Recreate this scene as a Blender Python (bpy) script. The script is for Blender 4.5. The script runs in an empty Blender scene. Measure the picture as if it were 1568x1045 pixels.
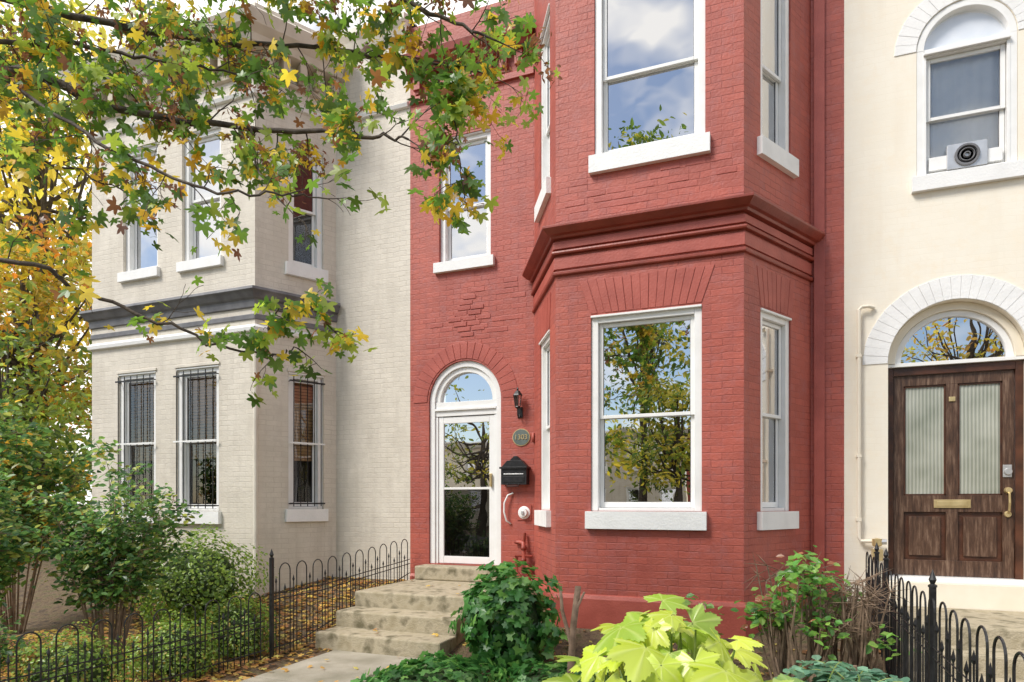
import bpy, math, random
import numpy as np
from mathutils import Vector
random.seed(7); RNG=np.random.default_rng(11)
scene=bpy.context.scene
scene.view_settings.view_transform='Standard'; scene.view_settings.look='None'
scene.view_settings.exposure=0
# ------------------------------------------------------------------ materials
def newmat(name):
    m=bpy.data.materials.new(name); m.use_nodes=True
    nt=m.node_tree; b=nt.nodes['Principled BSDF']
    return m,nt,b
def N(nt,t,**k):
    n=nt.nodes.new(t)
    for a,v in k.items(): setattr(n,a,v)
    return n
def ramp(nt,stops):
    r=nt.nodes.new('ShaderNodeValToRGB'); e=r.color_ramp.elements
    e[0].position,e[0].color=stops[0][0],(*stops[0][1],1)
    e[1].position,e[1].color=stops[-1][0],(*stops[-1][1],1)
    for p,c in stops[1:-1]:
        x=e.new(p); x.color=(*c,1)
    return r
def noise_mat(name,c1,c2,scale=4,rough=.6,bump=.2,bscale=60,detail=3,metal=0,dist=.01,c3=None):
    m,nt,b=newmat(name); L=nt.links
    tc=N(nt,'ShaderNodeTexCoord'); n=N(nt,'ShaderNodeTexNoise'); n.inputs['Scale'].default_value=scale; n.inputs['Detail'].default_value=detail
    L.new(tc.outputs['Object'],n.inputs['Vector'])
    st=[(.32,c1),(.68,c2)] if c3 is None else [(.3,c1),(.5,c2),(.7,c3)]
    r=ramp(nt,st); L.new(n.outputs['Fac'],r.inputs['Fac']); L.new(r.outputs['Color'],b.inputs['Base Color'])
    b.inputs['Roughness'].default_value=rough; b.inputs['Metallic'].default_value=metal
    if bump>.16:
        n2=N(nt,'ShaderNodeTexNoise'); n2.inputs['Scale'].default_value=bscale; n2.inputs['Detail'].default_value=2
        L.new(tc.outputs['Object'],n2.inputs['Vector'])
        bp=N(nt,'ShaderNodeBump'); bp.inputs['Strength'].default_value=bump; bp.inputs['Distance'].default_value=dist
        L.new(n2.outputs['Fac'],bp.inputs['Height']); L.new(bp.outputs['Normal'],b.inputs['Normal'])
    return m
def brick_mat(name,ca,cb,cm,strength=.7,rough=.55,rowh=.072,patch=None,mort=(.1,.75),tone=.06,grime=None):
    m,nt,b=newmat(name); L=nt.links
    uv=N(nt,'ShaderNodeUVMap'); uv.uv_map='UVMap'
    nd=N(nt,'ShaderNodeTexNoise'); nd.inputs['Scale'].default_value=9; nd.inputs['Detail'].default_value=1
    L.new(uv.outputs['UV'],nd.inputs['Vector'])
    sub=N(nt,'ShaderNodeVectorMath',operation='SUBTRACT'); sub.inputs[1].default_value=(.5,.5,.5); L.new(nd.outputs['Color'],sub.inputs[0])
    sc=N(nt,'ShaderNodeVectorMath',operation='SCALE'); sc.inputs['Scale'].default_value=.024; L.new(sub.outputs[0],sc.inputs[0])
    ad=N(nt,'ShaderNodeVectorMath',operation='ADD'); L.new(uv.outputs['UV'],ad.inputs[0]); L.new(sc.outputs[0],ad.inputs[1])
    br=N(nt,'ShaderNodeTexBrick'); L.new(ad.outputs[0],br.inputs['Vector'])
    br.inputs['Scale'].default_value=1; br.inputs['Mortar Size'].default_value=.006; br.inputs['Mortar Smooth'].default_value=.7
    br.inputs['Brick Width'].default_value=.215; br.inputs['Row Height'].default_value=rowh; br.offset=.5
    br.inputs['Bias'].default_value=0
    br.inputs['Color1'].default_value=(0,0,0,1); br.inputs['Color2'].default_value=(1,1,1,1)
    br.inputs['Mortar'].default_value=(.5,.5,.5,1)
    n1=N(nt,'ShaderNodeTexNoise'); n1.inputs['Scale'].default_value=.9; n1.inputs['Detail'].default_value=5; n1.inputs['Roughness'].default_value=.68
    L.new(uv.outputs['UV'],n1.inputs['Vector'])
    r=ramp(nt,[(.34,ca),(.66,cb)]); L.new(n1.outputs['Fac'],r.inputs['Fac'])
    pb=N(nt,'ShaderNodeMix',data_type='RGBA',blend_type='MULTIPLY'); pb.inputs[0].default_value=1
    pr=ramp(nt,[(0,(1-tone,)*3),(1,(1+tone,)*3)]); L.new(br.outputs['Color'],pr.inputs['Fac'])
    L.new(r.outputs['Color'],pb.inputs[6]); L.new(pr.outputs['Color'],pb.inputs[7])
    mm=N(nt,'ShaderNodeMix',data_type='RGBA'); 
    n3=N(nt,'ShaderNodeTexNoise'); n3.inputs['Scale'].default_value=2.3; n3.inputs['Detail'].default_value=2; L.new(uv.outputs['UV'],n3.inputs['Vector'])
    mr=N(nt,'ShaderNodeMapRange'); mr.inputs[1].default_value=.35; mr.inputs[2].default_value=.7; mr.inputs[3].default_value=mort[0]; mr.inputs[4].default_value=mort[1]; L.new(n3.outputs['Fac'],mr.inputs[0])
    mf=N(nt,'ShaderNodeMath',operation='MULTIPLY'); L.new(br.outputs['Fac'],mf.inputs[0]); L.new(mr.outputs[0],mf.inputs[1])
    L.new(mf.outputs[0],mm.inputs[0]); L.new(pb.outputs[2],mm.inputs[6]); mm.inputs[7].default_value=(*cm,1)
    last=mm.outputs[2]
    if patch:
        n4=N(nt,'ShaderNodeTexNoise'); n4.inputs['Scale'].default_value=5; n4.inputs['Detail'].default_value=6; n4.inputs['Roughness'].default_value=.78; L.new(uv.outputs['UV'],n4.inputs['Vector'])
        r4=ramp(nt,[(.50,(0,0,0)),(.64,(.85,.85,.85))]); L.new(n4.outputs['Fac'],r4.inputs['Fac'])
        m4=N(nt,'ShaderNodeMix',data_type='RGBA'); L.new(r4.outputs['Color'],m4.inputs[0]); L.new(last,m4.inputs[6]); m4.inputs[7].default_value=(*patch,1); last=m4.outputs[2]
        if grime:
            mpg=N(nt,'ShaderNodeMapping'); mpg.inputs['Scale'].default_value=(7,.8,1); L.new(uv.outputs['UV'],mpg.inputs[0])
            n5=N(nt,'ShaderNodeTexNoise'); n5.inputs['Scale'].default_value=1; n5.inputs['Detail'].default_value=4; L.new(mpg.outputs[0],n5.inputs['Vector'])
            r5=ramp(nt,[(.50,(0,0,0)),(.75,(.55,.55,.55))]); L.new(n5.outputs['Fac'],r5.inputs['Fac'])
            m5=N(nt,'ShaderNodeMix',data_type='RGBA'); L.new(r5.outputs['Color'],m5.inputs[0]); L.new(last,m5.inputs[6]); m5.inputs[7].default_value=(*grime,1); last=m5.outputs[2]
    L.new(last,b.inputs['Base Color']); b.inputs['Roughness'].default_value=rough
    n2=N(nt,'ShaderNodeTexNoise'); n2.inputs['Scale'].default_value=32; n2.inputs['Detail'].default_value=2; L.new(uv.outputs['UV'],n2.inputs['Vector'])
    mo=N(nt,'ShaderNodeMath',operation='MULTIPLY'); L.new(br.outputs['Fac'],mo.inputs[0]); L.new(mr.outputs[0],mo.inputs[1])
    h=N(nt,'ShaderNodeMath',operation='MULTIPLY_ADD'); L.new(mo.outputs[0],h.inputs[0]); h.inputs[1].default_value=-1.5; L.new(n2.outputs['Fac'],h.inputs[2])
    h2=N(nt,'ShaderNodeMath',operation='MULTIPLY_ADD'); L.new(br.outputs['Color'],h2.inputs[0]); h2.inputs[1].default_value=.3; L.new(h.outputs[0],h2.inputs[2])
    bp=N(nt,'ShaderNodeBump'); bp.inputs['Strength'].default_value=strength; bp.inputs['Distance'].default_value=.008
    L.new(h2.outputs[0],bp.inputs['Height']); L.new(bp.outputs['Normal'],b.inputs['Normal'])
    return m
M={}
M['red']=brick_mat('painted_red_brick',(.345,.072,.050),(.46,.112,.078),(.22,.040,.030),.5,patch=(.37,.108,.092),mort=(.12,.8),tone=.09,grime=(.30,.078,.068))
M['redtrim']=noise_mat('red_paint',(.34,.070,.050),(.44,.102,.074),4,.5,.3,50,detail=5)
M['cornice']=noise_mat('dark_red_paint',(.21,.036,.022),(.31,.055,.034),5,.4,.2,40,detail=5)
M['leftb']=brick_mat('painted_greige_brick',(.60,.55,.465),(.70,.645,.555),(.45,.40,.33),.38,patch=(.58,.53,.45),mort=(.15,.65),tone=.03,grime=(.50,.45,.375))
M['lefttrim']=noise_mat('greige_paint',(.60,.55,.47),(.72,.67,.58),4,.5,.15,40)
M['tan']=noise_mat('tan_paint',(.44,.37,.27),(.58,.51,.40),4,.5,.15,40)
M['cream']=brick_mat('painted_cream_brick',(.84,.775,.65),(.87,.82,.71),(.81,.74,.61),.10,mort=(.05,.5),tone=.01,patch=(.85,.77,.63),grime=(.80,.72,.59))
M['creamtrim']=noise_mat('cream_paint',(.79,.72,.58),(.86,.79,.66),4,.5,.1,40)
M['white']=noise_mat('white_paint',(.79,.79,.77),(.85,.85,.84),6,.4,.08,50,detail=5)
M['whitesill']=noise_mat('white_painted_stone',(.77,.77,.76),(.82,.82,.81),5,.55,.3,50,c3=(.85,.85,.84),detail=5)
M['grayband']=noise_mat('dark_gray_paint',(.10,.10,.11),(.18,.18,.19),5,.5,.2,40)
M['iron']=noise_mat('black_iron',(.012,.012,.013),(.03,.03,.032),20,.4,.1,100,metal=.3)
M['concrete']=noise_mat('step_stone',(.15,.13,.075),(.44,.38,.27),7,.85,.7,70,c3=(.33,.28,.18),detail=6)
M['pave']=noise_mat('walk_concrete',(.25,.23,.17),(.42,.38,.31),3,.85,.6,90,detail=6)
M['wood']=noise_mat('stained_wood',(.040,.015,.008),(.11,.04,.02),6,.35,.3,60)
def grain():
    m,nt,b=newmat('worn_wood'); L=nt.links
    tc=N(nt,'ShaderNodeTexCoord'); mp=N(nt,'ShaderNodeMapping'); mp.inputs['Scale'].default_value=(26,26,3); L.new(tc.outputs['Object'],mp.inputs[0])
    n=N(nt,'ShaderNodeTexNoise'); n.inputs['Scale'].default_value=1.4; n.inputs['Detail'].default_value=6; n.inputs['Roughness'].default_value=.7; L.new(mp.outputs[0],n.inputs['Vector'])
    r=ramp(nt,[(.3,(.026,.012,.007)),(.5,(.085,.042,.024)),(.74,(.24,.155,.105))]); L.new(n.outputs['Fac'],r.inputs['Fac']); L.new(r.outputs['Color'],b.inputs['Base Color'])
    b.inputs['Roughness'].default_value=.45
    bp=N(nt,'ShaderNodeBump'); bp.inputs['Strength'].default_value=.4; bp.inputs['Distance'].default_value=.004; L.new(n.outputs['Fac'],bp.inputs['Height']); L.new(bp.outputs['Normal'],b.inputs['Normal'])
    return m
M['wood2']=grain()
M['brass']=noise_mat('brass',(.55,.42,.2),(.7,.56,.3),8,.35,.05,40,metal=.6)
M['steel']=noise_mat('steel',(.5,.5,.5),(.65,.65,.65),8,.35,.05,40,metal=.6)
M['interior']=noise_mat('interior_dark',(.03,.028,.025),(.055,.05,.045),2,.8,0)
M['curtain']=noise_mat('lace_curtain',(.80,.83,.87),(.90,.91,.93),5,.8,.1,30)
M['blind']=noise_mat('wood_blind',(.46,.27,.12),(.60,.38,.19),5,.5,0)
M['bark']=noise_mat('bark',(.035,.026,.02),(.11,.085,.065),14,.8,.6,60)
M['stem']=noise_mat('shrub_stem',(.15,.10,.065),(.32,.22,.15),14,.8,.1,60)
M['mulch']=noise_mat('soil_mulch',(.045,.03,.02),(.14,.095,.055),9,.95,1.0,25,dist=.04,c3=(.08,.08,.03),detail=5)
M['asphalt']=noise_mat('asphalt',(.04,.04,.042),(.06,.06,.06),5,.9,.5,120)
M['plaque']=noise_mat('plaque_green',(.10,.13,.12),(.14,.17,.155),8,.4,0)
M['roof']=noise_mat('roof',(.06,.06,.06),(.1,.1,.1),3,.9,.1)
def glass_mat(name,refl=.45,tint=(.75,.8,.82),warp=.03):
    m=bpy.data.materials.new(name); m.use_nodes=True; nt=m.node_tree; nt.nodes.clear(); L=nt.links
    o=N(nt,'ShaderNodeOutputMaterial'); mx=N(nt,'ShaderNodeMixShader'); t=N(nt,'ShaderNodeBsdfTransparent'); g=N(nt,'ShaderNodeBsdfGlossy')
    t.inputs['Color'].default_value=(*tint,1); g.inputs['Color'].default_value=(.97,.98,1,1); g.inputs['Roughness'].default_value=.0
    lw=N(nt,'ShaderNodeFresnel'); lw.inputs['IOR'].default_value=1.5
    a=N(nt,'ShaderNodeMath',operation='ADD'); a.use_clamp=True; a.inputs[1].default_value=refl; L.new(lw.outputs[0],a.inputs[0])
    tc=N(nt,'ShaderNodeTexCoord'); n=N(nt,'ShaderNodeTexNoise'); n.inputs['Scale'].default_value=2.2; n.inputs['Detail'].default_value=1; L.new(tc.outputs['Object'],n.inputs['Vector'])
    bp=N(nt,'ShaderNodeBump'); bp.inputs['Strength'].default_value=warp*3; bp.inputs['Distance'].default_value=.02; L.new(n.outputs['Fac'],bp.inputs['Height']); L.new(bp.outputs['Normal'],g.inputs['Normal'])
    L.new(a.outputs[0],mx.inputs[0]); L.new(t.outputs[0],mx.inputs[1]); L.new(g.outputs[0],mx.inputs[2]); L.new(mx.outputs[0],o.inputs[0])
    return m
M['glass']=glass_mat('window_glass',.54)
M['glassc']=glass_mat('clear_glass',.06,(.95,.96,.97))
M['glass2']=glass_mat('screened_glass',.08,(.5,.5,.5))
def ribbed():
    m,nt,b=newmat('ribbed_glass'); L=nt.links
    tc=N(nt,'ShaderNodeTexCoord'); w=N(nt,'ShaderNodeTexWave'); w.bands_direction='X'; w.inputs['Scale'].default_value=9; w.inputs['Distortion'].default_value=.5; w.inputs['Detail Scale'].default_value=.4
    L.new(tc.outputs['Object'],w.inputs['Vector'])
    n=N(nt,'ShaderNodeTexNoise'); n.inputs['Scale'].default_value=2.5; L.new(tc.outputs['Object'],n.inputs['Vector'])
    mu=N(nt,'ShaderNodeMath',operation='MULTIPLY_ADD'); L.new(w.outputs['Fac'],mu.inputs[0]); mu.inputs[1].default_value=.35; L.new(n.outputs['Fac'],mu.inputs[2])
    r=ramp(nt,[(.3,(.20,.22,.17)),(1,(.52,.53,.46))]); L.new(mu.outputs[0],r.inputs['Fac']); L.new(r.outputs['Color'],b.inputs['Base Color'])
    b.inputs['Roughness'].default_value=.12
    bp=N(nt,'ShaderNodeBump'); bp.inputs['Strength'].default_value=.5; bp.inputs['Distance'].default_value=.01; L.new(w.outputs['Fac'],bp.inputs['Height']); L.new(bp.outputs['Normal'],b.inputs['Normal'])
    return m
M['ribbed']=ribbed()
def leaf_mat(name,trans=.4,boost=1.5,gloss=.05):
    m=bpy.data.materials.new(name); m.use_nodes=True; nt=m.node_tree; nt.nodes.clear(); L=nt.links
    o=N(nt,'ShaderNodeOutputMaterial'); b=N(nt,'ShaderNodeBsdfDiffuse')
    a=N(nt,'ShaderNodeAttribute'); a.attribute_name='Col'
    L.new(a.outputs['Color'],b.inputs['Color'])
    t=N(nt,'ShaderNodeBsdfTranslucent'); v=N(nt,'ShaderNodeVectorMath',operation='SCALE'); v.inputs['Scale'].default_value=boost
    L.new(a.outputs['Color'],v.inputs[0]); L.new(v.outputs[0],t.inputs['Color'])
    mx=N(nt,'ShaderNodeMixShader'); mx.inputs[0].default_value=trans
    L.new(b.outputs[0],mx.inputs[1]); L.new(t.outputs[0],mx.inputs[2])
    g=N(nt,'ShaderNodeBsdfGlossy'); g.inputs['Roughness'].default_value=.38; m2=N(nt,'ShaderNodeMixShader'); m2.inputs[0].default_value=gloss
    L.new(mx.outputs[0],m2.inputs[1]); L.new(g.outputs[0],m2.inputs[2]); L.new(m2.outputs[0],o.inputs[0])
    return m
M['leaf']=leaf_mat('leaf',.42,1.6,.05); M['leafbig']=leaf_mat('broad_leaf',.35,1.4,.07)
# ------------------------------------------------------------------ mesh builder
def empty(name,loc=(0,0,0)):
    e=bpy.data.objects.new(name,None); e.location=loc; scene.collection.objects.link(e); e.empty_display_size=.2
    return e
class MB:
    def __init__(s): s.v=[];s.f=[];s.m=[];s.uv=[];s.mats=[]
    def mi(s,k):
        if k not in s.mats: s.mats.append(k)
        return s.mats.index(k)
    def face(s,pts,mat,uv=None):
        i=len(s.v); s.v+= [tuple(p) for p in pts]; s.f.append(tuple(range(i,i+len(pts)))); s.m.append(s.mi(mat))
        s.uv.append(uv if uv else [(p[0],p[2]) for p in pts])
    def idx(s,pts,faces,mat,uvf=None):
        i=len(s.v); s.v+=[tuple(p) for p in pts]; k=s.mi(mat)
        for fc in faces:
            s.f.append(tuple(i+a for a in fc)); s.m.append(k)
            s.uv.append([uvf(a) for a in fc] if uvf else [(pts[a][0]+pts[a][1]*.7,pts[a][2]) for a in fc])
    def box(s,fr,u0,u1,z0,z1,w0,w1,mat):
        P=[fr.P(u,z,w) for w in (w0,w1) for z in (z0,z1) for u in (u0,u1)]
        s.idx(P,[(0,1,3,2),(5,4,6,7),(4,0,2,6),(1,5,7,3),(2,3,7,6),(4,5,1,0)],mat)
    def poly(s,fr,uz,w0,w1,mat):
        n=len(uz); P=[fr.P(u,z,w0) for u,z in uz]+[fr.P(u,z,w1) for u,z in uz]
        s.idx(P,[tuple(range(n)),tuple(range(2*n-1,n-1,-1))]+[(i,i+n,(i+1)%n+n,(i+1)%n) for i in range(n)],mat)
    def tube(s,pts,r,mat,sides=6,cap=True):
        pts=[Vector(p) for p in pts]; n=len(pts)
        rr=r if hasattr(r,'__len__') else [r]*n
        i0=len(s.v); k=s.mi(mat); up=Vector((0,0,1)); pa=None
        for i,p in enumerate(pts):
            t=(pts[min(i+1,n-1)]-pts[max(i-1,0)]);
            if t.length<1e-9: t=Vector((0,0,1))
            t.normalize()
            if pa is None:
                ref=up if abs(t.z)<.9 else Vector((1,0,0)); a=t.cross(ref).normalized()
            else:
                a=(pa-t*pa.dot(t)); a=a.normalized() if a.length>1e-6 else t.orthogonal().normalized()
            pa=a; b=t.cross(a)
            for j in range(sides):
                an=2*math.pi*j/sides; s.v.append(tuple(p+a*math.cos(an)*rr[i]+b*math.sin(an)*rr[i]))
        for i in range(n-1):
            for j in range(sides):
                q=(i0+i*sides+j,i0+i*sides+(j+1)%sides,i0+(i+1)*sides+(j+1)%sides,i0+(i+1)*sides+j)
                s.f.append(q); s.m.append(k); s.uv.append([(0,0)]*4)
        if cap:
            for base in (i0,i0+(n-1)*sides):
                s.f.append(tuple(range(base,base+sides))); s.m.append(k); s.uv.append([(0,0)]*sides)
    def lathe(s,c,prof,mat,axis='z',sides=16):
        c=Vector(c); i0=len(s.v); k=s.mi(mat)
        for r,h in prof:
            for j in range(sides):
                a=2*math.pi*j/sides
                o=Vector((r*math.cos(a),r*math.sin(a),h)) if axis=='z' else Vector((r*math.cos(a),-h,r*math.sin(a)))
                s.v.append(tuple(c+o))
        for i in range(len(prof)-1):
            for j in range(sides):
                s.f.append((i0+i*sides+j,i0+i*sides+(j+1)%sides,i0+(i+1)*sides+(j+1)%sides,i0+(i+1)*sides+j)); s.m.append(k); s.uv.append([(0,0)]*4)
    def make(s,name,parent=None,bevel=0,smooth=False):
        me=bpy.data.meshes.new(name); me.from_pydata(s.v,[],s.f)
        for k in s.mats: me.materials.append(M[k])
        me.polygons.foreach_set('material_index',s.m)
        uvl=me.uv_layers.new(name='UVMap'); flat=[c for f in s.uv for p in f for c in p]
        uvl.data.foreach_set('uv',flat)
        if smooth: me.polygons.foreach_set('use_smooth',[True]*len(s.f))
        me.update()
        ob=bpy.data.objects.new(name,me); scene.collection.objects.link(ob)
        if parent: ob.parent=parent
        if bevel:
            b=ob.modifiers.new('b','BEVEL'); b.width=bevel; b.segments=2; b.limit_method='ANGLE'; b.angle_limit=math.radians(40)
        return ob
class Fr:
    def __init__(s,p0,p1):
        s.o=p0; dx,dy=p1[0]-p0[0],p1[1]-p0[1]; s.L=math.hypot(dx,dy); s.t=(dx/s.L,dy/s.L); s.n=(-s.t[1],s.t[0])
    def P(s,u,z,w=0): return Vector((s.o[0]+s.t[0]*u+s.n[0]*w,s.o[1]+s.t[1]*u+s.n[1]*w,z))
def wall(mb,f,u0,u1,z0,z1,ops,mat,reveal=.14,uo=0,rmat=None):
    rmat=rmat or mat
    def q(a,b,c,d):
        mb.face([f.P(a,c),f.P(b,c),f.P(b,d),f.P(a,d)],mat,[(a+uo,c),(b+uo,c),(b+uo,d),(a+uo,d)])
    tops=[(o[3]+(o[1]-o[0])/2 if len(o)>4 else o[3]) for o in ops]
    us=sorted(set([u0,u1]+[x for o in ops for x in o[:2]])); zs=sorted(set([z0,z1]+[o[2] for o in ops]+tops))
    for i in range(len(us)-1):
        for j in range(len(zs)-1):
            cu=(us[i]+us[i+1])/2; cz=(zs[j]+zs[j+1])/2
            if any(o[0]<cu<o[1] and o[2]<cz<t for o,t in zip(ops,tops)): continue
            q(us[i],us[i+1],zs[j],zs[j+1])
    for o,t in zip(ops,tops):
        a,b,c,d=o[:4]
        path=[(a,c)]
        if len(o)>4:
            r=(b-a)/2; m=(a+b)/2; n=24
            arc=[(m-r*math.cos(math.pi*i/n),d+r*math.sin(math.pi*i/n)) for i in range(n+1)]
            for i in range(n):
                p,p2=arc[i],arc[i+1]
                pts=[p,p2,(p2[0],t),(p[0],t)]
                if abs(p[1]-t)<1e-6: pts=[p,p2,(p2[0],t)]
                if abs(p2[1]-t)<1e-6: pts=[p,p2,(p[0],t)]
                mb.face([f.P(x,z) for x,z in pts],mat,[(x+uo,z) for x,z in pts])
            path+=arc+[(b,c)]
        else: path+=[(a,d),(b,d),(b,c)]
        path.append((a,c))
        for i in range(len(path)-1):
            (x,z),(x2,z2)=path[i],path[i+1]
            if abs(x-x2)+abs(z-z2)<1e-6: continue
            mb.face([f.P(x,z,0),f.P(x2,z2,0),f.P(x2,z2,reveal),f.P(x,z,reveal)],rmat,[(x,z),(x2,z2),(x2+reveal,z2),(x+reveal,z)])
def molding(mb,pl,prof,mat):
    n=len(pl); offs=[]
    def nr(a,b):
        dx,dy=b[0]-a[0],b[1]-a[1]; l=math.hypot(dx,dy); return (dy/l,-dx/l)
    for i in range(n):
        if i==0: o=nr(pl[0],pl[1])
        elif i==n-1: o=nr(pl[-2],pl[-1])
        else:
            a=nr(pl[i-1],pl[i]); b=nr(pl[i],pl[i+1]); sx,sy=a[0]+b[0],a[1]+b[1]; l2=(sx*sx+sy*sy)/2; o=(sx/l2,sy/l2)
        offs.append(o)
    P=[];k=len(prof)
    for (x,y),o in zip(pl,offs):
        for (d,z) in prof: P.append(Vector((x+o[0]*d,y+o[1]*d,z)))
    F=[]
    for i in range(n-1):
        for j in range(k):
            F.append((i*k+j,(i+1)*k+j,(i+1)*k+(j+1)%k,i*k+(j+1)%k))
    F.append(tuple(range(k))); F.append(tuple(range((n-1)*k,n*k)))
    mb.idx(P,F,mat)
def arch_band(mb,f,cu,cz,r0,r1,w0,w1,mat,n=28,a0=0,a1=math.pi):
    P=[]
    for i in range(n+1):
        a=a0+(a1-a0)*i/n; c,s=-math.cos(a),math.sin(a)
        for r,w in ((r0,w0),(r1,w0),(r1,w1),(r0,w1)): P.append(f.P(cu+r*c,cz+r*s,w))
    F=[(i*4+j,i*4+(j+1)%4,(i+1)*4+(j+1)%4,(i+1)*4+j) for i in range(n) for j in range(4)]
    F+=[(0,1,2,3),(n*4,n*4+1,n*4+2,n*4+3)]
    mb.idx(P,F,mat)
def vouss(mb,f,cu,cz,r0,r1,w,mat,n=17,gap=.006):
    for i in range(n):
        a=math.pi*i/n; b=math.pi*(i+1)/n; g0=gap/r1
        j=random.uniform(-.004,.004)
        pts=[(cu-r*math.cos(t),cz+r*math.sin(t)) for r,t in ((r0,a+g0),(r0,b-g0),(r1+j,b-g0),(r1+j,a+g0))]
        mb.poly(f,[pts[0],pts[3],pts[2],pts[1]],-w+j*.6,.01,mat)
def jack(mb,f,u0,u1,z0,z1,spl,w,mat,n=13):
    for i in range(n):
        a=i/n;b=(i+1)/n; g=.003
        def X(t,top): 
            return (u0-spl*top)+(u1-u0+2*spl*top)*t
        j=random.uniform(-.010,.010); zt=z1+j
        mb.poly(f,[(X(a,0)+g,z0),(X(b,0)-g,z0),(X(b,1)-g,zt),(X(a,1)+g,zt)],-w+j*.3,.01,mat)
def window(tr,gl,inr,f,u0,u1,z0,z1,sill=.2,mid=None,cas=.075,wo=.02,trim='white',sillmat='whitesill',glass='glass',inner=None,so=.06,se=.05):
    B=lambda a,b,c,d,e,g,m=trim: tr.box(f,a,b,c,d,e,g,m)
    e=.002
    B(u0+e,u0+cas,z0+e,z1-e,wo,wo+.12); B(u1-cas,u1-e,z0+e,z1-e,wo,wo+.12)
    B(u0+cas+e,u1-cas-e,z1-cas,z1-e,wo+.002,wo+.12)
    B(u0+e,u1-e,z1-.018,z1+.004,wo-.035,wo-.002)
    B(u0+cas+e,u1-cas-e,z0+e,z0+.035,wo+.01,wo+.12)
    a,b=u0+cas+.004,u1-cas-.004; c,d=z0+.038,z1-cas-.004
    m=mid if mid else (c+d)/2
    s=.042
    for (c0,d0,w,bt,tp) in ((m-.018,d,wo+.045,.036,s),(c,m+.018,wo+.08,.06,.036)):
        B(a,a+s,c0,d0,w,w+.03); B(b-s,b,c0,d0,w,w+.03)
        B(a+s+e,b-s-e,d0-tp,d0-.001,w+.001,w+.03); B(a+s+e,b-s-e,c0+.001,c0+bt,w+.001,w+.03)
        gl.face([f.P(x,z,w+.018) for x,z in ((a+s,c0+bt),(b-s,c0+bt),(b-s,d0-tp),(a+s,d0-tp))],glass)
        for (x0,x1,y0,y1) in ((a+s,a+s+.006,c0+bt,d0-tp),(b-s-.006,b-s,c0+bt,d0-tp)):
            tr.box(f,x0,x1,y0,y1,w+.012,w+.017,'grayband')
    if sill: tr.box(f,u0-se,u1+se,z0-sill,z0-.002,-so,wo+.1,sillmat)
    W=wo+.13
    Q=lambda pts,mt: inr.face([f.P(*p) for p in pts],mt)
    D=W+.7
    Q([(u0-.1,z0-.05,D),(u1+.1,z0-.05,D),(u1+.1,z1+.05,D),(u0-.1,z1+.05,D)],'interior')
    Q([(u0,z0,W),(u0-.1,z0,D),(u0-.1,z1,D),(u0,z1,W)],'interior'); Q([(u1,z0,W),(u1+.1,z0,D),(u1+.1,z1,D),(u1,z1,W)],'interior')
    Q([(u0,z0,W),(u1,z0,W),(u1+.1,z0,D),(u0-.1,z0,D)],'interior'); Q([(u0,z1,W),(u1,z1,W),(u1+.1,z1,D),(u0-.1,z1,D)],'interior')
    if inner=='blind':
        z=m-.25
        while z<z1-.05:
            inr.face([f.P(u0+.05,z,W+.005),f.P(u1-.05,z,W+.005),f.P(u1-.05,z+.042,W+.02),f.P(u0+.05,z+.042,W+.02)],'blind'); z+=.046
    if inner=='curtain':
        n=60
        for i in range(n):
            x0=u0+(u1-u0)*i/n;x1=u0+(u1-u0)*(i+1)/n; g=lambda x: W+.010+.005*math.sin(x*60)
            inr.face([f.P(x0,z0,g(x0)),f.P(x1,z0,g(x1)),f.P(x1,z1,g(x1)),f.P(x0,z1,g(x0))],'curtain')
YM=8.3
MF=Fr((0,YM),(1,YM))
ZB=-1.75
# ================================================================== RED HOUSE
red=empty('brick_house')
W_=MB();T=MB();G=MB();I=MB();V=MB()
XA,XB=-4.88,.67
BL=[(-3.0,YM),(-2.30,7.05),(-.33,7.05),(.33,YM)]
fl=Fr(BL[0],BL[1]); ff=Fr((0,7.05),(1,7.05)); frr=Fr(BL[2],BL[3])
wall(W_,MF,XA,-3.0,ZB,6.75,[(-4.58,-3.48,-.85,1.41,1),(-4.42,-3.63,3.34,5.08)],'red',.16)
wall(W_,MF,.33,XB,ZB,8.2,[],'red')
lowF=(-1.90,-.735,-.09,2.02); upF=(-1.86,-.70,3.74,5.78)
wall(W_,ff,-2.30,-.33,ZB,8.2,[lowF,upF],'red')
lw=(.34,1.02)
wall(W_,fl,0,fl.L,ZB,8.2,[(fl.L-lw[1],fl.L-lw[0],-.09,2.0),(fl.L-lw[1],fl.L-lw[0],3.74,5.78)],'red',uo=3.3)
rw=(.32,.95)
wall(W_,frr,0,frr.L,ZB,8.2,[(*rw,-.09,2.0),(*rw,3.74,5.78)],'red',uo=1.1)
W_.make('walls',red)
window(T,G,I,ff,*lowF,mid=.93,sill=.19)
window(T,G,I,ff,*upF,mid=4.60,sill=.19)
for z0,z1,mid in ((-.09,2.0,.93),(3.74,5.78,4.6)):
    window(T,G,I,frr,*rw,z0,z1,mid=mid,sill=.19,se=.07)
    window(T,G,I,fl,fl.L-lw[1],fl.L-lw[0],z0,z1,mid=mid,sill=.19,se=.07)
window(T,G,I,MF,-4.42,-3.63,3.34,5.08,mid=4.12,sill=.14,wo=.05,se=.06)
cx=-4.03
T.box(MF,-4.578,-4.50,-.85,1.41,.03,.15,'white'); T.box(MF,-3.56,-3.482,-.85,1.41,.03,.15,'white')
T.box(MF,-4.498,-4.46,-.85,1.2,.05,.16,'white'); T.box(MF,-3.60,-3.562,-.85,1.2,.05,.16,'white')
arch_band(T,MF,cx,1.41,.47,.548,.03,.15,'white'); arch_band(T,MF,cx,1.41,.40,.468,.06,.16,'white')
T.box(MF,-4.498,-3.562,1.21,1.405,.05,.16,'white')
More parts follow.
